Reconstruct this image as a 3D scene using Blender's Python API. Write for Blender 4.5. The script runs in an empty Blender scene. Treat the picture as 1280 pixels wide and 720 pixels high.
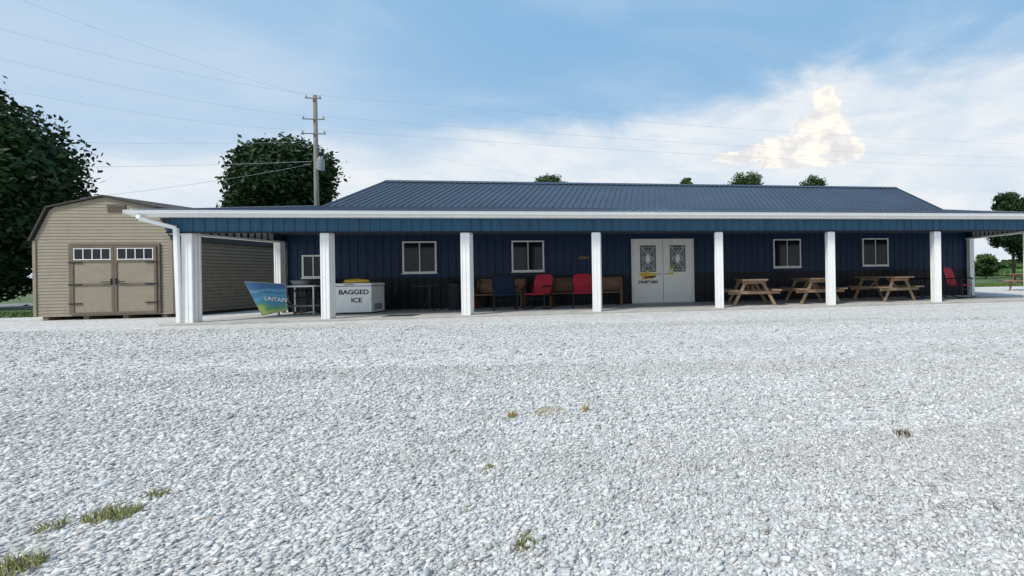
import bpy, bmesh, math, random
import numpy as np
from mathutils import Vector, Matrix, Euler
random.seed(7); rng = np.random.default_rng(11)
C = bpy.context.scene.collection
# ------------------------------------------------------------------ camera model
TH = math.radians(8.3); RO = math.radians(0.94); F_ = 540.0; CX = 900.0; CY = 342.0; CAMZ = 0.98
Fv = Vector((math.sin(TH), math.cos(TH), 0)); R0 = Vector((math.cos(TH), -math.sin(TH), 0)); Z = Vector((0, 0, 1))
Rv = R0*math.cos(RO) - Z*math.sin(RO); Uv = R0*math.sin(RO) + Z*math.cos(RO)
CAM = Vector((0, 0, CAMZ))
def ray(px, py): return Fv + Rv*((px-CX)/F_) + Uv*(-(py-CY)/F_)
def onY(px, py, Y): d = ray(px, py); return CAM + d*(Y/d.y)
def onZ(px, py, z=0.0): d = ray(px, py); return CAM + d*((z-CAMZ)/d.z)
cam = bpy.data.cameras.new('camera'); co = bpy.data.objects.new('camera', cam); C.objects.link(co)
m = Matrix((Rv, Uv, -Fv)).transposed().to_4x4(); m.translation = CAM; co.matrix_world = m
cam.sensor_width = 36; cam.lens = 36*F_/1280; cam.shift_x = (640-CX)/1280; cam.shift_y = (CY-360)/1280
cam.clip_start = .05; cam.clip_end = 6000
bpy.context.scene.camera = co
sc = bpy.context.scene
sc.view_settings.view_transform = 'Standard'; sc.view_settings.look = 'None'; sc.view_settings.exposure = 0

# ------------------------------------------------------------------ materials
def newmat(name):
    mt = bpy.data.materials.new(name); mt.use_nodes = True
    nt = mt.node_tree; b = nt.nodes['Principled BSDF']; return mt, nt, b
def N(nt, t, **k):
    n = nt.nodes.new(t)
    for a, v in k.items(): setattr(n, a, v)
    return n
def mat(name, col, rough=.6, metal=0, var=.15, scale=6, bump=0, bscale=60, stretch=(1,1,1), spec=.5, dirt=0):
    mt, nt, b = newmat(name); L = nt.links
    tc = N(nt, 'ShaderNodeTexCoord'); mp = N(nt, 'ShaderNodeMapping'); mp.inputs['Scale'].default_value = stretch
    L.new(tc.outputs['Object'], mp.inputs['Vector'])
    n1 = N(nt, 'ShaderNodeTexNoise'); n1.inputs['Scale'].default_value = scale; n1.inputs['Detail'].default_value = 6
    L.new(mp.outputs[0], n1.inputs['Vector'])
    rp = N(nt, 'ShaderNodeValToRGB')
    rp.color_ramp.elements[0].position = .3; rp.color_ramp.elements[1].position = .7
    rp.color_ramp.elements[0].color = tuple(c*(1-var) for c in col)+(1,)
    rp.color_ramp.elements[1].color = tuple(min(1, c*(1+var)) for c in col)+(1,)
    L.new(n1.outputs['Fac'], rp.inputs[0]); out = rp.outputs[0]
    if dirt:
        n2 = N(nt, 'ShaderNodeTexNoise'); n2.inputs['Scale'].default_value = 1.7; n2.inputs['Detail'].default_value = 8
        L.new(tc.outputs['Object'], n2.inputs['Vector'])
        r2 = N(nt, 'ShaderNodeValToRGB'); r2.color_ramp.elements[0].position = .5; r2.color_ramp.elements[1].position = .75
        L.new(n2.outputs['Fac'], r2.inputs[0])
        ml = N(nt, 'ShaderNodeMath', operation='MULTIPLY'); ml.inputs[1].default_value = dirt; L.new(r2.outputs[0], ml.inputs[0])
        mx = N(nt, 'ShaderNodeMixRGB'); mx.inputs[2].default_value = (.12, .1, .075, 1)
        L.new(ml.outputs[0], mx.inputs[0]); L.new(out, mx.inputs[1]); out = mx.outputs[0]
    L.new(out, b.inputs['Base Color'])
    b.inputs['Roughness'].default_value = rough; b.inputs['Metallic'].default_value = metal
    b.inputs['Specular IOR Level'].default_value = spec
    if bump:
        n3 = N(nt, 'ShaderNodeTexNoise'); n3.inputs['Scale'].default_value = bscale; n3.inputs['Detail'].default_value = 4
        L.new(mp.outputs[0], n3.inputs['Vector'])
        bp = N(nt, 'ShaderNodeBump'); bp.inputs['Strength'].default_value = bump; bp.inputs['Distance'].default_value = .01
        L.new(n3.outputs['Fac'], bp.inputs['Height']); L.new(bp.outputs[0], b.inputs['Normal'])
    return mt
M = {}
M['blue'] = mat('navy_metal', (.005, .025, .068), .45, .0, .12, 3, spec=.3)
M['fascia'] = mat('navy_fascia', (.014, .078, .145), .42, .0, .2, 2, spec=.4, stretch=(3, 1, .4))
M['wains'] = mat('charcoal_metal', (.006, .008, .013), .5, 0, .15, 3, spec=.3)
M['roof'] = mat('roof_metal', (.048, .066, .098), .42, .2, .12, .8, spec=.5)
M['white'] = mat('white_trim', (.88, .87, .85), .45, 0, .03, 4, dirt=.05)
M['ceil'] = mat('ceiling_panel', (.04, .055, .08), .6, 0, .1, 3)
M['inner'] = mat('bare_panel', (.7, .7, .68), .5, 0, .1, 3)
M['concrete'] = mat('concrete', (.42, .405, .38), .85, 0, .12, 3, .3, 80, dirt=.25)
M['glass'] = mat('dark_glass', (.010, .013, .018), .08, 0, .3, 2, spec=.3)
M['doorwhite'] = mat('door_paint', (.80, .79, .74), .4, 0, .03, 5, dirt=.08)
M['doorglass'] = mat('leaded_glass', (.045, .085, .08), .08, 0, .9, 9, .4, 25)
M['lead'] = mat('lead_came', (.8, .8, .77), .4, .0)
M['steel'] = mat('steel', (.45, .45, .45), .35, .8)
M['black'] = mat('black_metal', (.015, .015, .017), .45, .2, .2, 10)
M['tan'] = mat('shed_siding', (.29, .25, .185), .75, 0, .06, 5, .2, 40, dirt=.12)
M['tan_shaded'] = mat('shed_siding_shaded', (.25, .205, .145), .75, 0, .08, 5, .2, 40, dirt=.15)  # front siding again, with the side wall's shade put into a darker tan
M['tandoor'] = mat('shed_door_panel', (.265, .228, .168), .75, 0, .07, 5, .2, 40)
M['brown'] = mat('shed_trim', (.14, .11, .08), .7, 0, .12, 8)
M['darktrim'] = mat('shed_roof_trim', (.035, .028, .024), .7, 0, .12, 8)
M['shingle'] = mat('shed_shingle', (.05, .043, .04), .9, 0, .3, 25, .4, 60)
M['red'] = mat('red_fabric', (.42, .018, .04), .8, 0, .2, 12, .2, 200)
M['navyfab'] = mat('navy_fabric', (.007, .018, .052), .85, 0, .2, 20, .2, 200)
M['blackfab'] = mat('black_fabric', (.014, .014, .018), .85, 0, .2, 20, .2, 200)
M['wood'] = mat('picnic_wood', (.27, .18, .115), .75, 0, .3, 9, .3, 50, (1, .25, 1), dirt=.25)
M['pew'] = mat('pew_wood', (.17, .085, .045), .55, 0, .3, 9, .2, 50, (.3, 1, 1))
M['freezer'] = mat('freezer_enamel', (.82, .82, .79), .35, 0, .03, 6, dirt=.15)
M['ink'] = mat('black_ink', (.008, .008, .008), .6)
M['yellow'] = mat('yellow_plastic', (.72, .48, .05), .5, 0, .2, 12)
M['orange'] = mat('orange_print', (.65, .2, .02), .5, 0, .2, 12)
M['paper'] = mat('paper', (.75, .75, .7), .7, 0, .03, 8)
M['greyplastic'] = mat('grey_plastic', (.3, .31, .32), .5, 0, .1, 8)
M['bark'] = mat('bark', (.09, .065, .045), .9, 0, .35, 6, .8, 20, (3, 3, .5))
M['polewood'] = mat('pole_wood', (.22, .205, .185), .9, 0, .25, 6, .5, 20, (4, 4, .3))
M['wire'] = mat('wire', (.44, .50, .56), .6)
M['porcelain'] = mat('porcelain', (.4, .42, .45), .3)
M['trans'] = mat('transformer_grey', (.27, .29, .31), .5, .2)
M['asphalt'] = mat('asphalt', (.2, .2, .2), .9, 0, .15, 3, .3, 90)
M['seal'] = mat('rubber', (.02, .02, .02), .8)
def leafmat(name, lo, hi, tr=.15):
    mt, nt, b = newmat(name); L = nt.links
    at = N(nt, 'ShaderNodeAttribute'); at.attribute_name = 'tone'
    rp = N(nt, 'ShaderNodeValToRGB'); rp.color_ramp.elements[0].color = lo+(1,); rp.color_ramp.elements[1].color = hi+(1,)
    L.new(at.outputs['Fac'], rp.inputs[0]); L.new(rp.outputs[0], b.inputs['Base Color'])
    b.inputs['Roughness'].default_value = .6; b.inputs['Specular IOR Level'].default_value = .2
    return mt
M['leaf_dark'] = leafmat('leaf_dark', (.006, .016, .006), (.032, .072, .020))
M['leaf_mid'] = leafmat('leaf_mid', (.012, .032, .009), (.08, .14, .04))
M['grass'] = leafmat('grass_blades', (.12, .14, .04), (.42, .40, .17))
M['lawnblade'] = leafmat('lawn_blades', (.05, .09, .02), (.17, .25, .07))
M['straw'] = leafmat('straw_blades', (.3, .22, .09), (.6, .46, .2))
M['weed'] = leafmat('weed_leaf', (.10, .03, .02), (.15, .14, .06))
M['crop'] = leafmat('crop_leaf', (.05, .10, .03), (.15, .26, .08))
def dirtmask(nt, tc):
    """packed wheel tracks and fines, shared by ground and stones"""
    L = nt.links
    mp = N(nt, 'ShaderNodeMapping'); mp.inputs['Scale'].default_value = (.09, .8, 0); mp.inputs['Rotation'].default_value = (0, 0, .10); L.new(tc.outputs['Object'], mp.inputs[0])
    n = N(nt, 'ShaderNodeTexNoise'); n.inputs['Scale'].default_value = 1.0; n.inputs['Detail'].default_value = 8; n.inputs['Roughness'].default_value = .6; L.new(mp.outputs[0], n.inputs['Vector'])
    r2 = N(nt, 'ShaderNodeValToRGB'); r2.color_ramp.elements[0].position = .42; r2.color_ramp.elements[1].position = .66; L.new(n.outputs['Fac'], r2.inputs[0])
    m1 = N(nt, 'ShaderNodeMath', operation='MULTIPLY'); m1.inputs[1].default_value = .36; L.new(r2.outputs[0], m1.inputs[0])
    nb = N(nt, 'ShaderNodeTexNoise'); nb.inputs['Scale'].default_value = .9; nb.inputs['Detail'].default_value = 7; L.new(tc.outputs['Object'], nb.inputs['Vector'])
    r3 = N(nt, 'ShaderNodeValToRGB'); r3.color_ramp.elements[0].position = .58; r3.color_ramp.elements[1].position = .74; L.new(nb.outputs['Fac'], r3.inputs[0])
    m3 = N(nt, 'ShaderNodeMath', operation='MULTIPLY_ADD'); m3.inputs[1].default_value = .4; L.new(r3.outputs[0], m3.inputs[0]); L.new(m1.outputs[0], m3.inputs[2])
    return m3.outputs[0]
def stonemat():
    mt, nt, b = newmat('gravel_stone'); L = nt.links
    at = N(nt, 'ShaderNodeAttribute'); at.attribute_name = 'tone'
    rp = N(nt, 'ShaderNodeValToRGB'); cr = rp.color_ramp
    cr.elements[0].color = (.26, .255, .25, 1); cr.elements[1].color = (.88, .865, .84, 1)
    e = cr.elements.new(.5); e.color = (.56, .55, .535, 1); e = cr.elements.new(.1); e.color = (.36, .33, .29, 1); e = cr.elements.new(.18); e.color = (.40, .395, .385, 1)
    tc = N(nt, 'ShaderNodeTexCoord')
    n = N(nt, 'ShaderNodeTexNoise'); n.inputs['Scale'].default_value = 130; n.inputs['Detail'].default_value = 3
    L.new(tc.outputs['Object'], n.inputs['Vector'])
    mr = N(nt, 'ShaderNodeMapRange'); mr.inputs[3].default_value = .8; mr.inputs[4].default_value = 1.2; L.new(n.outputs['Fac'], mr.inputs[0])
    mx = N(nt, 'ShaderNodeMixRGB', blend_type='MULTIPLY'); mx.inputs[0].default_value = 1
    L.new(at.outputs['Fac'], rp.inputs[0]); L.new(rp.outputs[0], mx.inputs[1]); L.new(mr.outputs[0], mx.inputs[2])
    m2 = N(nt, 'ShaderNodeMixRGB'); m2.inputs[2].default_value = (.36, .34, .305, 1)
    L.new(dirtmask(nt, tc), m2.inputs[0]); L.new(mx.outputs[0], m2.inputs[1])
    L.new(m2.outputs[0], b.inputs['Base Color']); b.inputs['Roughness'].default_value = .9; b.inputs['Specular IOR Level'].default_value = .15
    return mt
M['stone'] = stonemat()
def gravelmat():
    mt, nt, b = newmat('gravel_ground'); L = nt.links
    tc = N(nt, 'ShaderNodeTexCoord')
    v = N(nt, 'ShaderNodeTexVoronoi'); v.inputs['Scale'].default_value = 64; v.inputs['Randomness'].default_value = 1
    L.new(tc.outputs['Object'], v.inputs['Vector'])
    v2 = N(nt, 'ShaderNodeTexVoronoi'); v2.inputs['Scale'].default_value = 19; L.new(tc.outputs['Object'], v2.inputs['Vector'])
    sp = N(nt, 'ShaderNodeSeparateColor'); L.new(v.outputs['Color'], sp.inputs[0])
    sp2 = N(nt, 'ShaderNodeSeparateColor'); L.new(v2.outputs['Color'], sp2.inputs[0])
    ad = N(nt, 'ShaderNodeMath', operation='MULTIPLY_ADD'); ad.inputs[1].default_value = .62; L.new(sp.outputs[0], ad.inputs[0])
    ml = N(nt, 'ShaderNodeMath', operation='MULTIPLY'); ml.inputs[1].default_value = .38; L.new(sp2.outputs[0], ml.inputs[0]); L.new(ml.outputs[0], ad.inputs[2])
    rp = N(nt, 'ShaderNodeValToRGB'); cr = rp.color_ramp
    cr.elements[0].color = (.25, .245, .24, 1); cr.elements[1].color = (.86, .845, .82, 1); e = cr.elements.new(.5); e.color = (.53, .52, .505, 1)
    L.new(ad.outputs[0], rp.inputs[0])
    mx = N(nt, 'ShaderNodeMixRGB'); mx.inputs[2].default_value = (.36, .34, .305, 1); L.new(dirtmask(nt, tc), mx.inputs[0]); L.new(rp.outputs[0], mx.inputs[1])
    L.new(mx.outputs[0], b.inputs['Base Color']); b.inputs['Roughness'].default_value = .95; b.inputs['Specular IOR Level'].default_value = .1
    bp = N(nt, 'ShaderNodeBump'); bp.inputs['Strength'].default_value = .55; bp.inputs['Distance'].default_value = .006; bp.invert = True
    L.new(v.outputs['Distance'], bp.inputs['Height']); L.new(bp.outputs[0], b.inputs['Normal'])
    return mt
M['gravel'] = gravelmat()
M['lawn'] = mat('lawn', (.075, .12, .035), .9, 0, .4, 1.5, .6, 30)

# ------------------------------------------------------------------ mesh helpers
class MB:
    def __init__(s): s.v = []; s.f = []
    def add(s, vs, fs):
        o = len(s.v); s.v += [tuple(v) for v in vs]; s.f += [tuple(i+o for i in f) for f in fs]; return s
    def box(s, x0, x1, y0, y1, z0, z1):
        return s.add([(x0,y0,z0),(x1,y0,z0),(x1,y1,z0),(x0,y1,z0),(x0,y0,z1),(x1,y0,z1),(x1,y1,z1),(x0,y1,z1)],
                     [(0,3,2,1),(4,5,6,7),(0,1,5,4),(1,2,6,5),(2,3,7,6),(3,0,4,7)])
    def bar(s, a, b, w, h, up=(0,0,1)):
        a = Vector(a); b = Vector(b); d = (b-a).normalized(); u = Vector(up)
        if abs(d.dot(u)) > .98: u = Vector((0,1,0))
        r = d.cross(u).normalized(); u = r.cross(d).normalized(); vs = []
        for p in (a, b):
            for i, j in ((-1,-1),(1,-1),(1,1),(-1,1)): vs.append(p + r*(i*w/2) + u*(j*h/2))
        return s.add(vs, [(0,3,2,1),(4,5,6,7),(0,1,5,4),(1,2,6,5),(2,3,7,6),(3,0,4,7)])
    def tube(s, pts, r, n=8, r2=None):
        pts = [Vector(p) for p in pts]; vs = []; fs = []; k = len(pts)
        for i, p in enumerate(pts):
            d = (pts[min(i+1, k-1)] - pts[max(i-1, 0)]).normalized()
            u = Vector((0,0,1)) if abs(d.z) < .9 else Vector((1,0,0))
            a = d.cross(u).normalized(); b = a.cross(d)
            rr = r if r2 is None else r + (r2-r)*i/(k-1)
            for j in range(n):
                t = 2*math.pi*j/n; vs.append(p + a*(rr*math.cos(t)) + b*(rr*math.sin(t)))
        for i in range(k-1):
            for j in range(n): fs.append((i*n+j, i*n+(j+1)%n, (i+1)*n+(j+1)%n, (i+1)*n+j))
        fs.append(tuple(range(n))[::-1]); fs.append(tuple((k-1)*n+j for j in range(n)))
        return s.add(vs, fs)
    def lathe(s, c, prof, n=20):
        vs = []; fs = []; k = len(prof)
        for r, z in prof:
            for j in range(n): t = 2*math.pi*j/n; vs.append((c[0]+r*math.cos(t), c[1]+r*math.sin(t), c[2]+z))
        for i in range(k-1):
            for j in range(n): fs.append((i*n+j, i*n+(j+1)%n, (i+1)*n+(j+1)%n, (i+1)*n+j))
        fs.append(tuple(range(n))[::-1]); fs.append(tuple((k-1)*n+j for j in range(n)))
        return s.add(vs, fs)
    def prism(s, pts, d):                     # planar polygon extruded by d
        n = len(pts); d = Vector(d); p = [Vector(q) for q in pts]
        return s.add(p + [q+d for q in p], [tuple(range(n))[::-1], tuple(range(n, 2*n))] + [(i, (i+1)%n, (i+1)%n+n, i+n) for i in range(n)])
    def ribbed(s, o, u, v, n, W, H, pitch=.229, rw=.05, rh=.018, th=.01, minor=True):
        """ribbed metal sheet: ribs run along v, repeat along u, stand out along n"""
        o, u, v, n = map(Vector, (o, u, v, n)); pr = []; x = 0.0
        while x < W:
            pr += [(x, 0), (x+.012, rh), (x+.012+rw*.5, rh), (x+.024+rw*.5, 0)]
            if minor:
                for q in (.38, .69): pr += [(x+pitch*q, 0), (x+pitch*q+.008, rh*.25), (x+pitch*q+.02, rh*.25), (x+pitch*q+.028, 0)]
            x += pitch
        pr = [p for p in pr if p[0] < W] + [(W, 0)]
        vs = []
        for a, h in pr: vs += [o+u*a+n*h, o+u*a+n*h+v*H, o+u*a-n*th+v*H, o+u*a-n*th]
        fs = []
        for i in range(len(pr)-1):
            a = 4*i; b = a+4; fs += [(a,b,b+1,a+1), (a+2,b+2,b+3,a+3), (a+1,b+1,b+2,a+2), (a+3,b+3,b,a)]
        fs += [(0,1,2,3), (4*len(pr)-1,4*len(pr)-2,4*len(pr)-3,4*len(pr)-4)]
        return s.add(vs, fs)
    def build(s, name, m, parent=None, org=(0,0,0), bevel=0, smooth=False):
        me = bpy.data.meshes.new(name); o = Vector(org)
        me.from_pydata([tuple(Vector(v)-o) for v in s.v], [], s.f); me.update()
        me.materials.append(m)
        if smooth:
            for p in me.polygons: p.use_smooth = True
        ob = bpy.data.objects.new(name, me); C.objects.link(ob)
        if parent: ob.parent = parent
        bm = bmesh.new(); bm.from_mesh(me); bmesh.ops.recalc_face_normals(bm, faces=bm.faces); bm.to_mesh(me); bm.free()
        if bevel:
            b = ob.modifiers.new('bevel', 'BEVEL'); b.width = bevel; b.segments = 2; b.limit_method = 'ANGLE'
        return ob
def tag(o, label=None, cat=None, group=None, kind=None):
    if label: o['label'] = label
    if cat: o['category'] = cat
    if group: o['group'] = group
    if kind: o['kind'] = kind
    return o
def empty(name, loc=(0,0,0), rz=0):
    o = bpy.data.objects.new(name, None); C.objects.link(o); o.location = loc; o.rotation_euler = (0,0,rz); o.empty_display_size = .2; return o
def copy_tree(o, parent=None):
    c = o.copy(); C.objects.link(c); c.parent = parent
    for ch in list(o.children): copy_tree(ch, c)
    return c
def lettering(s, size, m, parent, org, loc, rot=(math.radians(90),0,0), sx=1, name='lettering', bold=0.0):
    cu = bpy.data.curves.new('t', 'FONT'); cu.body = s; cu.size = size; cu.extrude = .0015; cu.align_x = 'CENTER'; cu.offset = bold
    ob = bpy.data.objects.new('t', cu); C.objects.link(ob); bpy.context.view_layer.update()
    me = bpy.data.meshes.new_from_object(ob.evaluated_get(bpy.context.evaluated_depsgraph_get()))
    bpy.data.objects.remove(ob)
    mw = Matrix.Translation(Vector(loc)-Vector(org)) @ Euler(rot).to_matrix().to_4x4() @ Matrix.Diagonal((sx,1,1,1))
    me.transform(mw); me.materials.clear(); me.materials.append(m); me.name = name
    o = bpy.data.objects.new(name, me); C.objects.link(o); o.parent = parent; return o
def npmesh(name, verts, nf, idx, k, tone, m):
    me = bpy.data.meshes.new(name); me.vertices.add(len(verts)); me.vertices.foreach_set('co', verts.astype(np.float32).ravel())
    me.loops.add(len(idx)); me.loops.foreach_set('vertex_index', idx.astype(np.int32))
    me.polygons.add(nf); me.polygons.foreach_set('loop_start', np.arange(0, nf*k, k, dtype=np.int32))
    try: me.polygons.foreach_set('loop_total', np.full(nf, k, dtype=np.int32))
    except Exception: pass
    me.update(calc_edges=True); a = me.attributes.new('tone', 'FLOAT', 'POINT'); a.data.foreach_set('value', tone.astype(np.float32))
    me.materials.append(m); o = bpy.data.objects.new(name, me); C.objects.link(o); return o

# ------------------------------------------------------------------ ground
def sheet(name, pts, m, z): return tag(MB().add([(x,y,z) for x,y in pts], [tuple(range(len(pts)))]).build(name, m), kind='structure')
sheet('ground', [(-2500,-60),(2500,-60),(2500,3500),(-2500,3500)], M['lawn'], -.03)
edge = [(-70,-40),(70,-40),(70,20)]
x = 70
while x > -13: x -= 1.3; edge.append((x, 21.5+random.uniform(-.35,.35)))
edge += [(-13,18.6),(-17,18.2)]
x = -17
while x > -70: x -= 1.2; edge.append((x, 15.9+random.uniform(-.3,.3)+ (x+17)*-.02))
sheet('gravel_lot', edge, M['gravel'], 0.0)
sheet('road', [(-400,24),(-13.2,24),(-13.2,29),(-400,29)], M['asphalt'], -.024)
# slab
tag(MB().box(-11.1, 11.6, 11.42, 14.44, -.1, .05).build('porch_floor', M['concrete'], bevel=.01), kind='structure')

# near stones: angular crushed rock, lying flat and packed
IV = np.array([(x_,y_,z_) for z_ in (-1,1) for x_,y_ in ((-1,-1),(1,-1),(1,1),(-1,1))], float)
IF = np.array([(0,3,2,1),(4,5,6,7),(0,1,5,4),(1,2,6,5),(2,3,7,6),(3,0,4,7)])
def scatter(zc0, zc1, dens, s0):
    area = 2.9*(zc1**2-zc0**2)/2; n = int(area*dens)
    zc = np.sqrt(rng.uniform(zc0**2, zc1**2, n)); xc = rng.uniform(-1.95, .95, n)*zc
    X = xc*math.cos(TH) + zc*math.sin(TH); Y = -xc*math.sin(TH) + zc*math.cos(TH)
    k = Y < 11.3; X = X[k]; Y = Y[k]; n = len(X)
    s = np.clip(s0*np.exp(rng.normal(0, .42, n)), s0*.35, s0*2.5)
    return X, Y, s
P = [scatter(.9, 2.7, 7400, .0050), scatter(2.7, 4.8, 3000, .0061), scatter(4.8, 9.0, 450, .0075)]
X = np.concatenate([p[0] for p in P]); Y = np.concatenate([p[1] for p in P]); S = np.concatenate([p[2] for p in P]); n = len(X)
V = IV[None]*(1+rng.uniform(-.6, .25, (n, 8, 3)))
V = V*np.stack([rng.uniform(.85,1.6,n), rng.uniform(.7,1.1,n), rng.uniform(.35,.65,n)], 1)[:,None,:]*S[:,None,None]
def rotm(ax, t):
    c, s = np.cos(t), np.sin(t); R = np.zeros((len(t),3,3)); i, j = [(1,2),(2,0),(0,1)][ax]
    R[:,ax,ax] = 1; R[:,i,i] = c; R[:,j,j] = c; R[:,i,j] = -s; R[:,j,i] = s; return R
Rm = rotm(2, rng.uniform(0,6.28,n)) @ rotm(0, rng.normal(0,.4,n)) @ rotm(1, rng.normal(0,.4,n))
V = np.einsum('nij,nkj->nki', Rm, V)
V += np.stack([X, Y, S*rng.uniform(-.1,.5,n)], 1)[:,None,:]
idx = (IF[None] + (np.arange(n)*8)[:,None,None]).ravel()
tone = np.clip(rng.beta(2.5,2.3,n), 0, 1)
st = npmesh('gravel_stones', V.reshape(-1,3), n*6, idx, 4, np.repeat(tone,8), M['stone'])
tag(st, 'loose light grey crushed stone covering the lot in front of the porch', 'gravel', kind='stuff')

# blades / tufts
def blades(name, cx, cy, z, rad, n, h, m, lean=.5, w=.004, rx=None):
    ry = rad if rx is None else rx
    r = np.sqrt(rng.uniform(0,1,n)); t = rng.uniform(0,6.283,n)
    bx = cx+r*np.cos(t)*rad; by = cy+r*np.sin(t)*ry; hh = h*rng.uniform(.4,1,n)*(1-.5*r)
    d = rng.uniform(0,6.283,n); ln = hh*rng.uniform(.1,1,n)*lean; a = rng.uniform(0,3.14,n)
    wx = np.cos(a)*w; wy = np.sin(a)*w
    v = np.zeros((n,5,3)); zz = np.full(n, z)
    v[:,0] = np.stack([bx-wx,by-wy,zz],1); v[:,1] = np.stack([bx+wx,by+wy,zz],1)
    mx = bx+np.cos(d)*ln*.35; my = by+np.sin(d)*ln*.35
    v[:,2] = np.stack([mx+wx*.8,my+wy*.8,zz+hh*.6],1); v[:,3] = np.stack([mx-wx*.8,my-wy*.8,zz+hh*.6],1)
    v[:,4] = np.stack([bx+np.cos(d)*ln,by+np.sin(d)*ln,zz+hh],1)
    base = (np.arange(n)*5)[:,None]
    tri = np.array([0,1,2,0,2,3,3,2,4])[None]+base
    return npmesh(name, v.reshape(-1,3), n*3, tri.ravel(), 3, np.repeat(rng.uniform(0,1,n),5), m)
def tuft(px, py, rad, n, h, m, label, name='grass_tuft', lean=1.2, rx=None, cat='grass tuft'):
    p = onZ(px, py); tag(blades(name, p.x, p.y, .0, rad, n, h, M[m], lean, .0017, rx), label, cat, 'weeds growing through the gravel')
tuft(140, 647, .09, 240, .09, 'grass', 'largest green and yellow grass tuft in the gravel at lower left', rx=.06)
tuft(197, 621, .045, 70, .065, 'grass', 'small grass tuft just right of the largest tuft at lower left', rx=.03)
tuft(66, 661, .045, 80, .07, 'grass', 'small thin grass tuft just left of the largest tuft at lower left', rx=.035)
tuft(18, 714, .065, 200, .09, 'grass', 'grass tuft in the bottom left corner of the gravel')
tuft(656, 683, .04, 130, .05, 'grass', 'low green weed in the gravel at the bottom middle')
tuft(1128, 544, .06, 130, .05, 'weed', 'reddish brown weed in the gravel at the right', 'weed', cat='weed')
tuft(684, 515, .12, 330, .03, 'straw', 'widest patch of dry yellow straw in the middle of the gravel', 'dry_grass_tuft', 1.8, .11, 'dry grass')
tuft(640, 521, .035, 120, .07, 'straw', 'small dry straw tuft left of the wide straw patch', 'dry_grass_tuft', .8, None, 'dry grass')
tuft(732, 514, .025, 80, .07, 'straw', 'small dry straw tuft right of the wide straw patch', 'dry_grass_tuft', .8, None, 'dry grass')
tuft(610, 585, .03, 70, .03, 'grass', 'tiny green sprout in the gravel between straw and bottom weed')
n = 16000
bl = blades('grass', -34, 17.6, -.03, 19, n, .16, M['lawnblade'], .7, .012, 2.2); tag(bl, 'short lawn grass beyond the gravel left of the tan shed', 'grass', kind='stuff')
bl = blades('grass', 33, 24.3, -.03, 20, n, .2, M['lawnblade'], .7, .014, 3.0); tag(bl, 'short lawn grass beyond the gravel right of the blue building', 'grass', kind='stuff')
nn = 30000
xx = rng.uniform(14, 260, nn); yy = 42+rng.uniform(0,1,nn)**2*150
v = np.zeros((nn,4,3)); a = rng.uniform(0,3.14,nn); s = rng.uniform(.25,.6,nn)*(1+yy/150); hz = rng.uniform(.35,.75,nn)
for q,(i,j) in enumerate(((-1,-1),(1,-1),(1,1),(-1,1))):
    v[:,q] = np.stack([xx+np.cos(a)*s*i, yy+np.sin(a)*s*i, hz+s*.35*j],1)
cf = npmesh('crop_field', v.reshape(-1,3), nn, (np.arange(nn*4)), 4, np.repeat(rng.uniform(0,1,nn),4), M['crop'])
tag(cf, 'low green crop field stretching away right of the blue building', 'crops', kind='stuff')

# ------------------------------------------------------------------ trees
def tree(name, label, x, y, h, rx, rz, cz, leaf, nleaf, m='leaf_dark', lobes=26, gaps=.55, trunk=.2, base=0, ry=None, group=None, cat='tree', ls=(.2,.36)):
    root = empty(name, (x,y,base)); tag(root, label, cat, group)
    tb = MB(); tb.tube([(0,0,-.1),(.05,.03,h*.2),(-.04,0,h*.45),(.02,.03,h*.8)], trunk, 9, trunk*.25)
    ry = ry or rx; L = []
    for i in range(lobes):
        while True:
            p = rng.uniform(-1,1,3)
            if (p**2).sum() < 1: break
        if i > lobes*.45: p = p/np.linalg.norm(p)*rng.uniform(.85,1.08)
        p = p*np.array([rx,ry,rz])*.82; s = rng.uniform(*ls)*min(rx,rz)*(1.2 if i <= lobes*.45 else .75)
        c = np.array([p[0],p[1],cz+p[2]])
        L.append((c, s))
        if i < 12: tb.tube([(0,0,h*.3+rng.uniform(0,.2)*h),(c[0]*.5,c[1]*.5,(c[2]+h*.4)/2),tuple(c)], trunk*.3, 6, trunk*.06)
    tb.build('trunk', M['bark'], root, smooth=True)
    w = np.array([s**2 for _,s in L]); w /= w.sum(); k = rng.choice(len(L), nleaf, p=w)
    cc = np.array([c for c,_ in L])[k]; ss = np.array([s for _,s in L])[k]
    d = rng.normal(0,1,(nleaf,3)); d /= np.linalg.norm(d,axis=1)[:,None]
    r = ss*(1.02 - gaps*rng.uniform(0,1,nleaf)**1.5 + rng.normal(0,.2,nleaf))
    pos = cc + d*r[:,None]*np.array([1,1,.85])
    nrm = d + rng.normal(0,.8,(nleaf,3)); nrm /= np.linalg.norm(nrm,axis=1)[:,None]
    t = np.cross(nrm, rng.normal(0,1,(nleaf,3))); t /= np.linalg.norm(t,axis=1)[:,None]; b = np.cross(nrm,t)
    s = leaf*rng.uniform(.5,1.1,nleaf)[:,None]
    v = np.stack([pos-t*s, pos-b*s*.55, pos+t*s, pos+b*s*.55],1)
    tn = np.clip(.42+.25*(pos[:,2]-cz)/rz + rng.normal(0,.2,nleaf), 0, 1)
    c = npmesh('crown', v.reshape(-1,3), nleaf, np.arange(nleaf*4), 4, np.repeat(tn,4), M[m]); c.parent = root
    return root
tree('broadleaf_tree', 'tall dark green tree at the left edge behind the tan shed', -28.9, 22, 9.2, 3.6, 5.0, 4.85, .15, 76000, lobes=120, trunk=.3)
tree('broadleaf_tree', 'dense rounded dark green tree between the shed and the utility pole', -19.6, 26, 8.4, 2.2, 2.9, 5.7, .14, 50000, lobes=100, trunk=.25, ls=(.24,.4))
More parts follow.
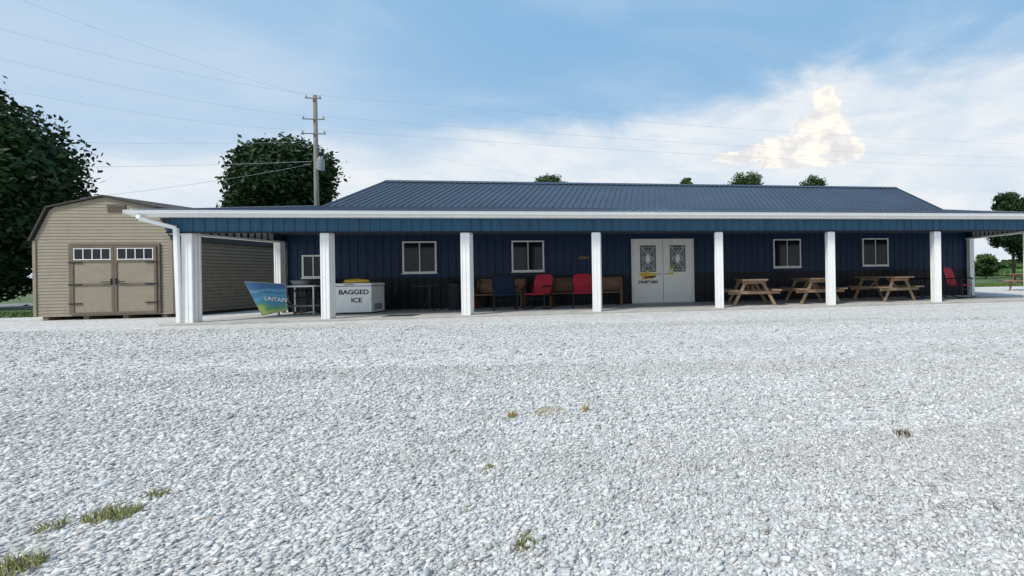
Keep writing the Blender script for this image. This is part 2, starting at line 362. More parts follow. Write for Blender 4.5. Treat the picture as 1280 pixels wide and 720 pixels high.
for px, py, w, lb in ((690,220,1.6,'small treetop showing over the roof ridge, leftmost of five'),(765,226,.6,'smallest treetop showing over the roof ridge, second from left'),
        (860,223,1.1,'treetop over the roof ridge just left of the widest treetop'),(931,215,2.0,'widest treetop showing over the roof ridge'),(1016,220,1.6,'rightmost of the treetops showing over the roof ridge')):
    p = onY(px, py, 44); tree('distant_tree', lb, p.x, 44, p.z, w, 2.2, p.z-1.9, .13, 11000, 'leaf_mid', 34, .8, .18, group='treetops over the roof', ls=(.25,.45))
p = onY(1258, 238, 30); tree('open_crowned_tree', 'tall open crowned tree at the right edge beyond the porch', p.x+.5, 30, p.z-.4, 1.8, 2.7, p.z-2.6, .12, 30000, 'leaf_dark', 50, .8, .16, ls=(.24,.42))
p = onY(1300, 262, 33); tree('open_crowned_tree', 'shorter leafy tree cut by the right edge of the photo', p.x, 33, p.z-.4, 2.3, 2.5, p.z-2.5, .14, 28000, 'leaf_dark', 50, .8, .16, ls=(.24,.42))
p = onY(1232, 318, 40); tree('shrub', 'low dark bush at the field edge right of the porch', p.x, 40, p.z-.3, 1.9, 1.0, p.z-1.0, .15, 8000, 'leaf_mid', 24, .7, .08, cat='bush', ls=(.3,.5))
nn = 9000; xx = rng.uniform(-700,900,nn); yy = rng.uniform(380,420,nn); hh = 5+3*np.sin(xx*.02)+2*np.sin(xx*.07+1)
zz = rng.uniform(0,1,nn)*np.maximum(hh,2); s = rng.uniform(2,4.5,nn); v = np.zeros((nn,4,3)); a = rng.normal(0,.6,nn)
for q,(i,j) in enumerate(((-1,-.7),(1,-.8),(.8,.9),(-.9,.8))): v[:,q] = np.stack([xx+np.cos(a)*s*i, yy+np.sin(a)*s*i, zz+s*j*.5],1)
tl = npmesh('far_woods', v.reshape(-1,3), nn, np.arange(nn*4), 4, np.repeat(rng.uniform(0,1,nn),4), M['leaf_mid'])
tag(tl, 'low hazy line of woods along the horizon', 'woods', kind='stuff')

# ------------------------------------------------------------------ main building
O = (0.27, 14.45, 0); B = empty('store_building', O)
tag(B, 'long low navy blue metal building with white porch posts and a dark ribbed metal roof', 'building')
WY = 14.45; XL, XR = -10.78, 11.32; PY = 11.3
def b_(mb, name, m, parent=None, **k): return mb.build(name, M[m], parent or B, O, **k)
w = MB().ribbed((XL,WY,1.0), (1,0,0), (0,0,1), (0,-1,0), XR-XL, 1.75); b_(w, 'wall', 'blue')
w = MB().ribbed((XL,WY-.003,.05), (1,0,0), (0,0,1), (0,-1,0), XR-XL, .93); wn = b_(w, 'wainscot', 'wains')
b_(MB().box(XL, XR, WY-.035, WY-.004, .975, 1.02), 'wainscot_trim', 'wains')
def roofz(Y): return 2.58+.46*(Y-WY) if Y < 19.8 else 2.58+.46*(19.8*2-Y-WY)
BY = 25.15
for X0, nx, nm in ((XL,-1,'wall'),(XR,1,'wall')):
    mb = MB().ribbed((X0, WY+.02, .05), (0,1,0), (0,0,1), (nx,0,0), BY-WY-.02, 2.3)
    mb.prism([(X0,WY+.1,2.36),(X0,BY,2.36),(X0,19.8,roofz(19.8)-.06)], (nx*.01,0,0)); b_(mb, nm, 'blue')
b_(MB().box(XL, XR, BY, BY+.05, .05, 2.4), 'wall', 'blue')
RX0, RX1 = -11.1, 11.72
sl = Vector((0,1,.46)).normalized(); nr = Vector((0,-.46,1)).normalized()
LEN = (19.8-16.1)/sl.y
mb = MB().ribbed((RX0,16.1,roofz(16.1)), (1,0,0), sl, nr, RX1-RX0, LEN, .229, .07, .03)
sl2 = Vector((0,-1,.46)).normalized(); nr2 = Vector((0,.46,1)).normalized()
mb.ribbed((RX0,BY+.3,roofz(19.8)-.46*(BY+.3-19.8)), (1,0,0), sl2, nr2, RX1-RX0, (BY+.3-19.8)/sl.y, .229, .07, .03, minor=False)
rf = b_(mb, 'roof', 'roof')
zr = roofz(19.8)
b_(MB().prism([(RX0-.02,19.62,zr-.04),(RX0-.02,19.8,zr+.07),(RX0-.02,19.98,zr-.04),(RX0-.02,19.8,zr+.04)], (RX1-RX0+.04,0,0)), 'ridge_cap', 'roof', rf)
for X0 in (RX0-.03, RX1-.005):
    b_(MB().prism([(X0,16.3,roofz(16.3)-.12),(X0,16.3,roofz(16.3)+.045),(X0,19.8,zr+.045),(X0,BY+.3,roofz(BY+.3)+.045),(X0,BY+.3,roofz(BY+.3)-.12),(X0,19.8,zr-.12)], (.035,0,0)), 'rake_trim', 'roof', rf)
PX0, PX1 = -11.46, 11.95
def pz(Y): return 2.585+.172*(Y-PY)
sp = Vector((0,1,.172)).normalized(); npn = Vector((0,-.172,1)).normalized()
mb = MB().ribbed((PX0,PY+.02,pz(PY+.02)), (1,0,0), sp, npn, PX1-PX0, (16.55-PY)/sp.y, .229, .07, .028)
pr = b_(mb, 'porch_roof', 'roof')
for X0 in (PX0-.03, PX1-.005):
    b_(MB().prism([(X0,PY+.03,pz(PY)-.1),(X0,PY+.03,pz(PY)+.035),(X0,16.5,pz(16.5)+.035),(X0,16.5,pz(16.5)-.1)], (.035,0,0)), 'edge_trim', 'white', pr)
gp = [(0,0),(-.02,.0),(-.10,.03),(-.12,.09),(-.13,.10),(-.11,.10),(-.095,.045),(-.02,.015),(-.015,.10),(0,.10)]
mb = MB().prism([(PX0-.02,PY+a,2.485+z) for a,z in gp], (PX1-PX0+.04,0,0))
mb.box(PX0-.024,PX0-.018,PY-.125,PY,2.49,2.585).box(PX1+.018,PX1+.024,PY-.125,PY,2.49,2.585)
gt = b_(mb, 'gutter', 'white')
b_(MB().box(PX0,PX1,PY+.003,PY+.03,2.45,2.57), 'eave_board', 'white')
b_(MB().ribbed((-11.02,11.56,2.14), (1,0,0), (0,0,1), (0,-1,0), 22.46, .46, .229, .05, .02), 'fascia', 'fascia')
b_(MB().box(-11.03,11.45,11.53,11.59,2.105,2.137), 'fascia_trim', 'wains')
b_(MB().box(-10.94,11.36,11.573,11.80,2.14,2.5), 'beam', 'blue')
b_(MB().box(PX0+.02,PX1-.02,PY+.034,11.53,2.455,2.475), 'soffit', 'white')
for X0, nx in ((-10.98,-1),(11.4,1)):
    mb = MB(); k = 0; Yq = 11.6
    while Yq < 16.2:
        z1 = pz(Yq)-.06; mb.box(min(X0,X0+nx*.02), max(X0,X0+nx*.02), Yq, Yq+.19, 2.14, z1); mb.box(min(X0,X0+nx*.04),max(X0,X0+nx*.04), Yq+.192, Yq+.227, 2.14, z1); Yq += .229
    b_(mb, 'side_panel', 'fascia')
    b_(MB().box(*( (X0+.02,X0+.04) if nx<0 else (X0-.04,X0-.02) ), 11.81,14.4,2.142,2.357), 'inner_panel', 'ceil')
    mb = MB(); Yq = 11.85
    while Yq < 14.2:
        mb.box(*((X0+.042,X0+.075) if nx<0 else (X0-.075,X0-.042)), Yq, Yq+.1, 2.142, 2.355); Yq += .2
    b_(mb, 'inner_studs', 'inner')
    b_(MB().box(X0-.05 if nx<0 else X0-.16, X0+.16 if nx<0 else X0+.05, 11.6, 14.44, 2.09, 2.137), 'side_trim', 'white')
mb = MB()
for i in range(12):
    x0 = -10.9+i*1.855; mb.box(x0, x0+1.85, 11.81, 14.40, 2.36, 2.37)
b_(mb, 'ceiling', 'ceil')
mb = MB(); y = 11.95
while y < 14.4: mb.box(-10.88, 11.3, y, y+.04, 2.325, 2.3585); y += .3
b_(mb, 'ceiling_rib', 'ceil')
def post(X, Yc=11.66, z0=.05, ww=.2):
    mb = MB(); h = ww/2
    mb.box(X-h, X+h, Yc-h, Yc+h, z0, 2.09 if Yc > 12 else 2.12)
    for s in (-1,1):                # raised corner and centre seams of the metal wrap
        for q in (-h, h-.03, -.012):
            mb.box(X+q, X+q+.03 if q != -.012 else X+.012, Yc-h-.008 if s<0 else Yc+h, Yc-h if s<0 else Yc+h+.008, z0+.002, 2.085)
            mb.box(X-h-.008 if s<0 else X+h, X-h if s<0 else X+h+.008, Yc+q, Yc+q+.03 if q != -.012 else Yc+.012, z0+.002, 2.085)
    b_(mb, 'post', 'white')
PXS = [onY(p_,340,11.56).x+.1 for p_ in (227.5,400,576.5,740.5)] + [onY(p_,340,11.56).x-.1 for p_ in (904,1044,1176.5)]
for i,xq in enumerate(PXS): post(xq, ww=.2 if i != 1 else .18)
post(PXS[-1]+3.1); post(-10.88, 14.32, ww=.16); post(11.36, 14.32, ww=.16)
mb = MB(); xd = PXS[0]-.146; pts = [(-11.25,PY-.05,2.5),(-11.25,PY-.05,2.40),(xd,11.50,2.22),(xd,11.54,.06)]
for a, c in zip(pts, pts[1:]): mb.bar(a, c, .08, .065, (0,1,0))
b_(mb, 'downspout', 'white', gt, bevel=.008)
def window(x0,y0,x1,y1, slider=True):
    a = onY(x0,y0,WY); c = onY(x1,y1,WY); X0,X1,Z0,Z1 = a.x,c.x,c.z,a.z; f = .045
    mb = MB(); ya, yb = WY-.06, WY-.015
    mb.box(X0,X1,ya,yb,Z1-f,Z1).box(X0,X1,ya,yb,Z0,Z0+f).box(X0,X0+f,ya,yb,Z0+f,Z1-f).box(X1-f,X1,ya,yb,Z0+f,Z1-f)
    xm = (X0+X1)/2; mb.box(xm-.012,xm+.012,ya+.008,yb,Z0+f,Z1-f)
    wi = b_(mb, 'window', 'doorwhite')
    b_(MB().box(X0+f,xm-.012,WY-.036,WY-.022,Z0+f,Z1-f), 'pane', 'glass', wi)
    b_(MB().box(xm+.012,X1-f,WY-.032,WY-.022,Z0+f,Z1-f), 'pane', 'glass', wi)
    b_(MB().box(X0-.02,X1+.02,WY-.075,WY-.02,Z0-.03,Z0-.002), 'sill', 'doorwhite', wi)
window(504,302,547,341); window(640,301,681,339); window(966,299,1001,334); window(1077,298,1110,332); window(379,319,407,347)
# door
a = onY(789,299,WY); c = onY(868,380,WY); X0,X1,Z1 = a.x,c.x,a.z; Z0 = .05; f = .05
mb = MB().box(X0,X0+f,WY-.09,WY-.02,Z0,Z1).box(X1-f,X1,WY-.09,WY-.02,Z0,Z1).box(X0+f,X1-f,WY-.09,WY-.02,Z1-f,Z1)
b_(mb, 'door_frame', 'doorwhite'); b_(MB().box(X0+f,X1-f,WY-.12,WY-.02,Z0,Z0+.02), 'threshold', 'steel')
xm = (X0+X1)/2
for k,(xa,xb) in enumerate(((X0+f+.006,xm-.006),(xm+.006,X1-f-.006))):
    yd = WY-.065; mb = MB().box(xa,xb,yd,yd+.04,Z0+.022,Z1-f-.004)
    cx = (xa+xb)/2; hw = (xb-xa)*.27; g1 = Z1-.21; g0 = g1-.88
    z0_,z1_ = g0-.045,g1+.045
    mb.box(cx-hw-.045,cx-hw,yd-.014,yd,z0_,z1_).box(cx+hw,cx+hw+.045,yd-.014,yd,z0_,z1_).box(cx-hw,cx+hw,yd-.014,yd,z0_,g0).box(cx-hw,cx+hw,yd-.014,yd,g1,z1_)
    for sx in (-1,1):
        p0 = cx+sx*hw*.56; mb.box(p0-hw*.42,p0+hw*.42,yd-.012,yd,Z0+.16,Z0+.52)
    dr = b_(mb, 'door', 'doorwhite')
    b_(MB().box(cx-hw,cx+hw,yd-.006,yd-.001,g0,g1), 'pane', 'doorglass', dr)
    mb = MB(); cz = (g0+g1)/2; HH = (g1-g0)/2
    for s in (-1,1):
        mb.tube([(cx+s*hw*.72,yd-.009,cz-HH*.97),(cx+s*hw*.72,yd-.009,cz+HH*.97)], .005, 5)
        mb.tube([(cx-hw*.97,yd-.009,cz+s*HH*.85),(cx+hw*.97,yd-.009,cz+s*HH*.85)], .005, 5)
        for s2 in (-1,1):
            mb.tube([(cx+s*hw*.72,yd-.009,cz+s2*HH*.85),(cx+s*hw*.2,yd-.009,cz+s2*HH*.35),(cx,yd-.009,cz+s2*HH*.6)], .010, 5)
            mb.tube([(cx+s*hw*.72,yd-.009,cz),(cx,yd-.009,cz+s2*HH*.35)], .010, 5)
    mb.prism([(cx,yd-.014,cz+.16),(cx+.09,yd-.014,cz),(cx,yd-.014,cz-.16),(cx-.09,yd-.014,cz)], (0,.003,0))
    b_(mb, 'leading', 'lead', dr)
    hx = xb-.06 if k == 0 else xa+.06
    b_(MB().tube([(hx,yd,1.0),(hx,yd-.05,1.0),(hx+(-.09 if k==0 else .09),yd-.05,1.0)], .013, 8), 'handle', 'steel', dr)
    b_(MB().tube([(hx,yd,1.12),(hx,yd-.025,1.12)], .028, 12), 'deadbolt', 'steel', dr)
    if k == 0:
        zc = .93; pts = []
        for j in range(22):
            t = 2*math.pi*j/22; rr = .16*(1+.28*math.sin(5*t)+.12*math.sin(3*t+1)); pts.append((cx-.02+rr*math.cos(t)*1.5, yd-.018, zc+.03+rr*math.sin(t)*.8))
        b_(MB().prism(pts, (0,.003,0)), 'sign', 'yellow', dr)
        b_(MB().bar((cx-.22,yd-.021,zc+.02),(cx-.05,yd-.021,zc+.06),.003,.035,(0,0,1)), 'sign', 'orange', dr)
        b_(MB().bar((cx-.12,yd-.0235,zc-.04),(cx+.24,yd-.0235,zc-.01),.003,.055,(0,0,1)), 'sign', 'ink', dr)
        lettering('270-879-0301', .13, M['ink'], dr, O, (cx, yd-.0135, zc-.23), sx=.88, bold=.004)
    else:
        b_(MB().box(cx-.3,cx-.15,yd-.018,yd-.0145,.98,1.2), 'notice', 'yellow', dr)
        b_(MB().box(cx-.29,cx-.18,yd-.0215,yd-.019,1.06,1.13), 'notice', 'paper', dr)
# ------------------------------------------------------------------ shed
SY = 14.3; SX0, SX1 = -16.72, -13.52; SO = ((SX0+SX1)/2, SY, 0); SB = empty('garden_shed', SO)
tag(SB, 'tan gambrel roofed storage shed with double doors left of the blue building', 'shed')
def s_(mb, name, m, parent=None, **k): return mb.build(name, M[m], parent or SB, SO, **k)
SD = 18.1; xm = (SX0+SX1)/2
EZ, KZ, AZ = 2.2, 3.07, 3.38; KX = .38
prof = [(SX0,EZ),(SX0+KX,KZ),(xm,AZ),(SX1-KX,KZ),(SX1,EZ)]
def halfx(z):
    if z <= EZ: return SX1-xm
    if z <= KZ: return (SX1-xm) - KX*(z-EZ)/(KZ-EZ)
    return ((SX1-xm)-KX)*(1-(z-KZ)/(AZ-KZ))
mb = MB(); z = .1
while z < AZ-.02:
    z2 = min(z+.088, AZ-.01); h0, h1 = halfx(z), halfx(z2)
    mb.add([(xm-h0,SY-.011,z),(xm+h0,SY-.011,z),(xm+h1,SY,z2),(xm-h1,SY,z2),(xm-h0,SY+.05,z),(xm+h0,SY+.05,z),(xm+h1,SY+.05,z2),(xm-h1,SY+.05,z2)],
           [(0,1,2,3),(4,7,6,5),(0,4,5,1),(3,2,6,7),(0,3,7,4),(1,5,6,2)]); z = z2
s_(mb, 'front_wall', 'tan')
for X0, nx in ((SX0,-1),(SX1,1)):
    mb = MB(); z = .1
    while z < EZ-.02:
        z2 = min(z+.105, EZ)
        mb.add([(X0+nx*.034,SY+.02,z),(X0+nx*.034,SD,z),(X0+nx*.0,SD,z2),(X0+nx*.0,SY+.02,z2),(X0-nx*.05,SY+.06,z),(X0-nx*.05,SD,z),(X0-nx*.05,SD,z2),(X0-nx*.05,SY+.06,z2)],
               [(0,1,2,3),(4,7,6,5),(0,4,5,1),(3,2,6,7),(0,3,7,4),(1,5,6,2)]); z = z2
    s_(mb, 'side_wall', 'tan_shaded')
s_(MB().prism([(p[0],SD,p[1]) for p in [(SX1,.1)]+prof[::-1]+[(SX0,.1)]], (0,.03,0)), 'back_wall', 'tan')
mb = MB(); ov = .05; t = .03
rp = [(SX0-.06,EZ-.03),(SX0+KX-.04,KZ+.02),(xm,AZ+.03),(SX1-KX+.04,KZ+.02),(SX1+.06,EZ-.03)]
outer = [(a,b+t) for a,b in rp]
mb.prism([(a,SY-ov,b) for a,b in rp] + [(a,SY-ov,b) for a,b in outer[::-1]], (0,SD-SY+2*ov,0))
sr = s_(mb, 'roof', 'shingle')
mb = MB()
for (a0,b0),(a1,b1) in zip(rp, rp[1:]): mb.bar((a0,SY-ov-.012,b0),(a1,SY-ov-.012,b1), .02, .045, (0,0,1))
s_(mb, 'fascia_board', 'darktrim', sr)
for X0 in (SX0-.02, SX1-.05): s_(MB().box(X0,X0+.07,SY-.03,SY-.012,.1,EZ-.02), 'corner_trim', 'tandoor')
s_(MB().box(SX1+.036,SX1+.05,SY-.03,SY+.06,.1,EZ-.02), 'corner_trim', 'tandoor')
mb = MB()
for k in range(4): x0 = SX0+.15+k*.92; mb.box(x0,x0+.12,SY+.01,SD-.02,0.0,.098)
s_(mb, 'skid', 'brown')
a = onY(135,256,SY); c = onY(158,265,SY); mb = MB().box(a.x,c.x,SY-.03,SY-.008,c.z,a.z)
z = c.z+.03
while z < a.z-.02: mb.box(a.x+.02,c.x-.02,SY-.04,SY-.0305,z,z+.012); z += .03
s_(mb, 'vent', 'brown')
a = onY(88,305,SY); c = onY(203,394,SY); X0,X1,Z0,Z1 = a.x,c.x,.14,a.z; f = .06
mb = MB().box(X0,X0+f,SY-.045,SY-.012,Z0,Z1).box(X1-f,X1,SY-.045,SY-.012,Z0,Z1).box(X0+f,X1-f,SY-.045,SY-.012,Z1-f,Z1)
s_(mb, 'door_trim', 'brown'); xm2 = (X0+X1)/2
for k,(xa,xb) in enumerate(((X0+f+.005,xm2-.004),(xm2+.004,X1-f-.005))):
    zb, zt = Z0, Z1-f-.005; mb = MB(); q = .06
    mb.box(xa,xb,SY-.05,SY-.02,zb,zt)
    dr = s_(mb, 'door', 'tandoor')
    mb = MB(); y0, y1 = SY-.068, SY-.051
    zm = zb+(zt-zb)*.42; zw = zt-.38
    for zz_ in (zb, zm, zt-q, zw-q): mb.box(xa+q,xb-q,y0,y1,zz_,zz_+q)
    mb.box(xa,xa+q,y0,y1,zb,zt).box(xb-q,xb,y0,y1,zb,zt); s_(mb, 'rail', 'brown', dr)
    mb = MB().box(xa+q+.02,xb-q-.02,SY-.058,SY-.051,zw+.02,zt-q-.02); s_(mb, 'pane', 'glass', dr)
    mb = MB()
    for j in range(5): x_ = xa+q+.02+j*(xb-xa-2*q-.04)/4; mb.box(x_-.009,x_+.009,SY-.066,SY-.0585,zw+.02,zt-q-.02)
    mb.box(xa+q,xb-q,SY-.066,SY-.0585,zw,zw+.02).box(xa+q,xb-q,SY-.066,SY-.0585,zt-q-.02,zt-q-.001); s_(mb, 'grille', 'doorwhite', dr)
    hxx = xa if k == 0 else xb; s = 1 if k == 0 else -1
    for zz_ in (zb+.3, zm+.03, zt-.45):
        mb = MB().bar((hxx-s*.05,SY-.073,zz_),(hxx+s*.26,SY-.073,zz_), .008, .035, (0,0,1)); s_(mb, 'hinge', 'black', dr)
    hx = xb-.05 if k == 0 else xa+.05
    s_(MB().bar((hx,SY-.075,zm+.03),(hx,SY-.075,zm+.19), .03, .02), 'latch_plate', 'black', dr)
    s_(MB().tube([(hx,SY-.09,zm+.1),(hx-s*.22,SY-.1,zm+.1)], .012, 8), 'handle', 'black', dr)

# ------------------------------------------------------------------ porch furniture
def freezer():
    a = onZ(423,392,.05); X0 = a.x; Y0 = 12.98; X1 = X0+1.02; Y1 = Y0+.58; o = ((X0+X1)/2,(Y0+Y1)/2,.05)
    r = empty('chest_freezer', o); tag(r, 'white chest freezer lettered BAGGED ICE between the second and third posts', 'freezer')
    g = lambda mb, nm, m_, p=None, **k: mb.build(nm, M[m_], p or r, o, **k)
    g(MB().box(X0,X1,Y0,Y1,.09,.80), 'cabinet', 'freezer', bevel=.015)
    ld = g(MB().box(X0-.012,X1+.012,Y0-.02,Y1+.01,.812,.885), 'lid', 'freezer', bevel=.02)
    g(MB().box(X0+.01,X1-.01,Y0+.005,Y1-.01,.80,.812), 'lid_seal', 'seal')
    g(MB().box(X0+.4,X0+.6,Y0-.045,Y0-.02,.835,.86), 'handle', 'greyplastic', ld)
    for x_ in (X0+.06,X1-.06):
        for y_ in (Y0+.06,Y1-.06): g(MB().lathe((x_,y_,.05),[(.025,0),(.025,.04)],10), 'foot', 'seal')
    g(MB().box(X1+.001,X1+.006,Y0+.12,Y1-.12,.14,.32), 'vent_grille', 'greyplastic')
    xc = (X0+X1)/2
    lettering('BAGGED', .17, M['ink'], r, o, (xc+.085,Y0-.003,.585), sx=1.1, bold=.0045)
    lettering('ICE', .17, M['ink'], r, o, (xc+.15,Y0-.003,.365), sx=1.1, bold=.0045)
    bm = bmesh.new(); bmesh.ops.create_icosphere(bm, subdivisions=3, radius=1)
    for v_ in bm.verts:
        q = 1+.12*math.sin(v_.co.x*7+1)*math.cos(v_.co.y*5)+.06*math.sin(v_.co.z*9+v_.co.x*4)
        v_.co = Vector((v_.co.x*.3*q, v_.co.y*.16*q, max(v_.co.z,-.5)*.075*q))
    me = bpy.data.meshes.new('plastic_bag'); bm.to_mesh(me); bm.free(); me.materials.append(M['yellow'])
    for p_ in me.polygons: p_.use_smooth = True
    ob = bpy.data.objects.new('plastic_bag', me); C.objects.link(ob); ob.location = (xc, Y0+.25, .885+.045)
    tag(ob, 'crumpled yellow bag lying on the lid of the white chest freezer', 'bag')
freezer()
def util_table():
    X0 = onY(349,350,13.3).x; X1 = onY(398,350,13.3).x; o = ((X0+X1)/2,13.45,.05); r = empty('utility_table', o)
    tag(r, 'white topped folding work table with a lower shelf left of the chest freezer', 'table')
    g = lambda mb, nm, m_, p=None, **k: mb.build(nm, M[m_], p or r, o, **k)
    g(MB().box(X0,X1,13.15,13.8,.80,.845), 'tabletop', 'freezer', bevel=.012)
    for x_ in (X0+.05,X1-.05):
        for y_ in (13.2,13.75): g(MB().bar((x_,y_,.05),(x_,y_,.80),.035,.035), 'leg', 'steel')
    g(MB().box(X0+.03,X1-.03,13.2,13.75,.27,.295), 'shelf', 'greyplastic')
    xc = X0+.4; tt = empty('wash_tub', (xc,13.45,.845)); tag(tt, 'small grey wash tub standing on the white work table', 'tub'); q = (xc,13.45,.845)
    MB().lathe(q, [(.14,0),(.2,.13),(.215,.135),(.19,.13),(.135,.012),(.0,.012)], 20).build('tub', M['greyplastic'], tt, q, smooth=False)
    MB().tube([(xc-.21,13.45,.97),(xc-.26,13.45,.95),(xc-.26,13.45,.93),(xc-.2,13.45,.92)], .008, 6).build('handle', M['black'], tt, q)
util_table()
def sign():
    P4 = [onY(306,352,13.05), onY(357,355,13.05), onY(358,388,12.9), onY(328,394.5,12.9)]
    low = min(p_.z for p_ in P4)
    for p_ in P4: p_.z += max(0, .055-low)
    c0 = sum(P4, Vector())/4; o = (c0.x,c0.y,.05); r = empty('sign_board', o); tag(r, 'blue and green printed sign board leaning at the left end of the porch', 'sign')
    mt, nt, b = newmat('sign_print'); L = nt.links; tc = N(nt,'ShaderNodeTexCoord'); s_p = N(nt,'ShaderNodeSeparateXYZ'); L.new(tc.outputs['Generated'], s_p.inputs[0])
    n_ = N(nt,'ShaderNodeTexNoise'); n_.inputs['Scale'].default_value = 3; n_.inputs['Detail'].default_value = 4; L.new(tc.outputs['Generated'], n_.inputs['Vector'])
    a_ = N(nt,'ShaderNodeMath',operation='MULTIPLY_ADD'); a_.inputs[1].default_value=.4; L.new(n_.outputs['Fac'],a_.inputs[0]); L.new(s_p.outputs[2],a_.inputs[2])
    rp_ = N(nt,'ShaderNodeValToRGB'); cr = rp_.color_ramp; cr.elements[0].position=.2; cr.elements[0].color=(.03,.10,.16,1); cr.elements[1].position=1.0; cr.elements[1].color=(.03,.11,.26,1)
    for ps,cl in ((.36,(.34,.42,.08,1)),(.46,(.08,.26,.10,1)),(.58,(.04,.20,.33,1)),(.72,(.07,.28,.42,1)),(.82,(.03,.15,.30,1)),(.9,(.12,.30,.42,1))): e = cr.elements.new(ps); e.color = cl
    L.new(a_.outputs[0], rp_.inputs[0]); L.new(rp_.outputs[0], b.inputs['Base Color']); b.inputs['Roughness'].default_value=.4
    MB().prism(P4[::-1], (0,.02,0)).build('board', mt, r, o)
    p_ = P4[0]*.10+P4[1]*.26+P4[2]*.40+P4[3]*.24
    lettering('UNTAIN', .14, M['paper'], r, o, (p_.x, 12.93, p_.z+.02), rot=(math.radians(82), .12, 0), sx=1.0, bold=.003)
    mb = MB()
    for a0,b0 in zip(P4, P4[1:]+P4[:1]): mb.bar(a0, b0, .012, .008)
    mb.build('edge_strip', M['steel'], r, o)
    MB().bar((P4[1].x-.05,13.06,P4[1].z-.1),(P4[1].x-.05,13.4,.06),.03,.03).build('prop', M['steel'], r, o)
sign()
def bistro(px, Y, label):
    X = onY(px,360,Y).x; r = empty('round_table', (0,0,0)); tag(r, label, 'table')
    g = lambda mb, nm, m_: mb.build(nm, M[m_], r)
    g(MB().lathe((0,0,.70), [(.42,0),(.44,.01),(.44,.025),(.42,.03)], 28), 'tabletop', 'black')
    g(MB().lathe((0,0,.0), [(.03,.1),(.03,.7)], 12), 'pedestal', 'black')
    for k in range(4):
        t = math.pi/4+k*math.pi/2; g(MB().tube([(0,0,.3),(.16*math.cos(t),.16*math.sin(t),.12),(.33*math.cos(t),.33*math.sin(t),.015)], .014, 8), 'leg', 'black')
    r.location = (X,Y,.05)
bistro(537, 13.6, 'black round patio table on a pedestal right of the chest freezer')
tag(MB().box(-6.75,-6.05,11.75,12.15,.052,.064).build('door_mat', M['seal'], bevel=.004), 'dark flat mat on the porch floor in front of the round table', 'mat')
def bin_(px, Y, label, h=.85, r_=.2):
    X = onY(px,360,Y).x; r = empty('trash_can', (X,Y,.05)); tag(r, label, 'trash can')
    MB().lathe((0,0,0), [(r_*.8,0),(r_,h*.8),(r_*1.04,h*.8),(r_*1.04,h*.84)], 24).build('can', M['blackfab'], r)
    MB().lathe((0,0,0), [(r_*1.07,h*.842),(r_*1.07,h*.88),(r_*.9,h*.95),(r_*.3,h)], 24).build('lid', M['black'], r, smooth=False)
    for s in (-1,1): MB().tube([(s*r_,-.06,h*.7),(s*(r_+.05),-.05,h*.68),(s*(r_+.05),.05,h*.68),(s*r_,.06,h*.7)], .01, 6).build('handle', M['black'], r)
bin_(569, 13.7, 'dark trash can behind the third post from the left')
def pew(px0, px1, label, h=.9):
    Y = 14.0; X0 = onY(px0,360,Y).x; X1 = onY(px1,360,Y).x; W = X1-X0; o = ((X0+X1)/2,Y,.05)
    r = empty('wooden_bench', o); tag(r, label, 'bench', 'wooden benches along the porch wall')
    g = lambda mb, nm: mb.build(nm, M['pew'], r, o, bevel=.008)
    g(MB().box(X0+.03,X1-.03,13.68,14.1,.44,.48), 'seat')
    g(MB().prism([(X0+.03,14.1,.5),(X0+.03,14.125,.5),(X0+.03,14.215,h),(X0+.03,14.19,h)], (W-.06,0,0)).box(X0+.02,X1-.02,14.17,14.235,h,h+.03), 'backrest')
    for x_ in (X0,X1-.04): g(MB().prism([(x_,13.66,.05),(x_,14.22,.05),(x_,14.24,h+.02),(x_,14.1,h+.02),(x_,14.0,.66),(x_,13.68,.64),(x_,13.64,.58),(x_,13.7,.44)], (.04,0,0)), 'end_panel')
pew(596, 656, 'brown wooden bench between the third post and the navy chair'); pew(690, 778, 'dark wooden bench behind the right one of the two middle red chairs')
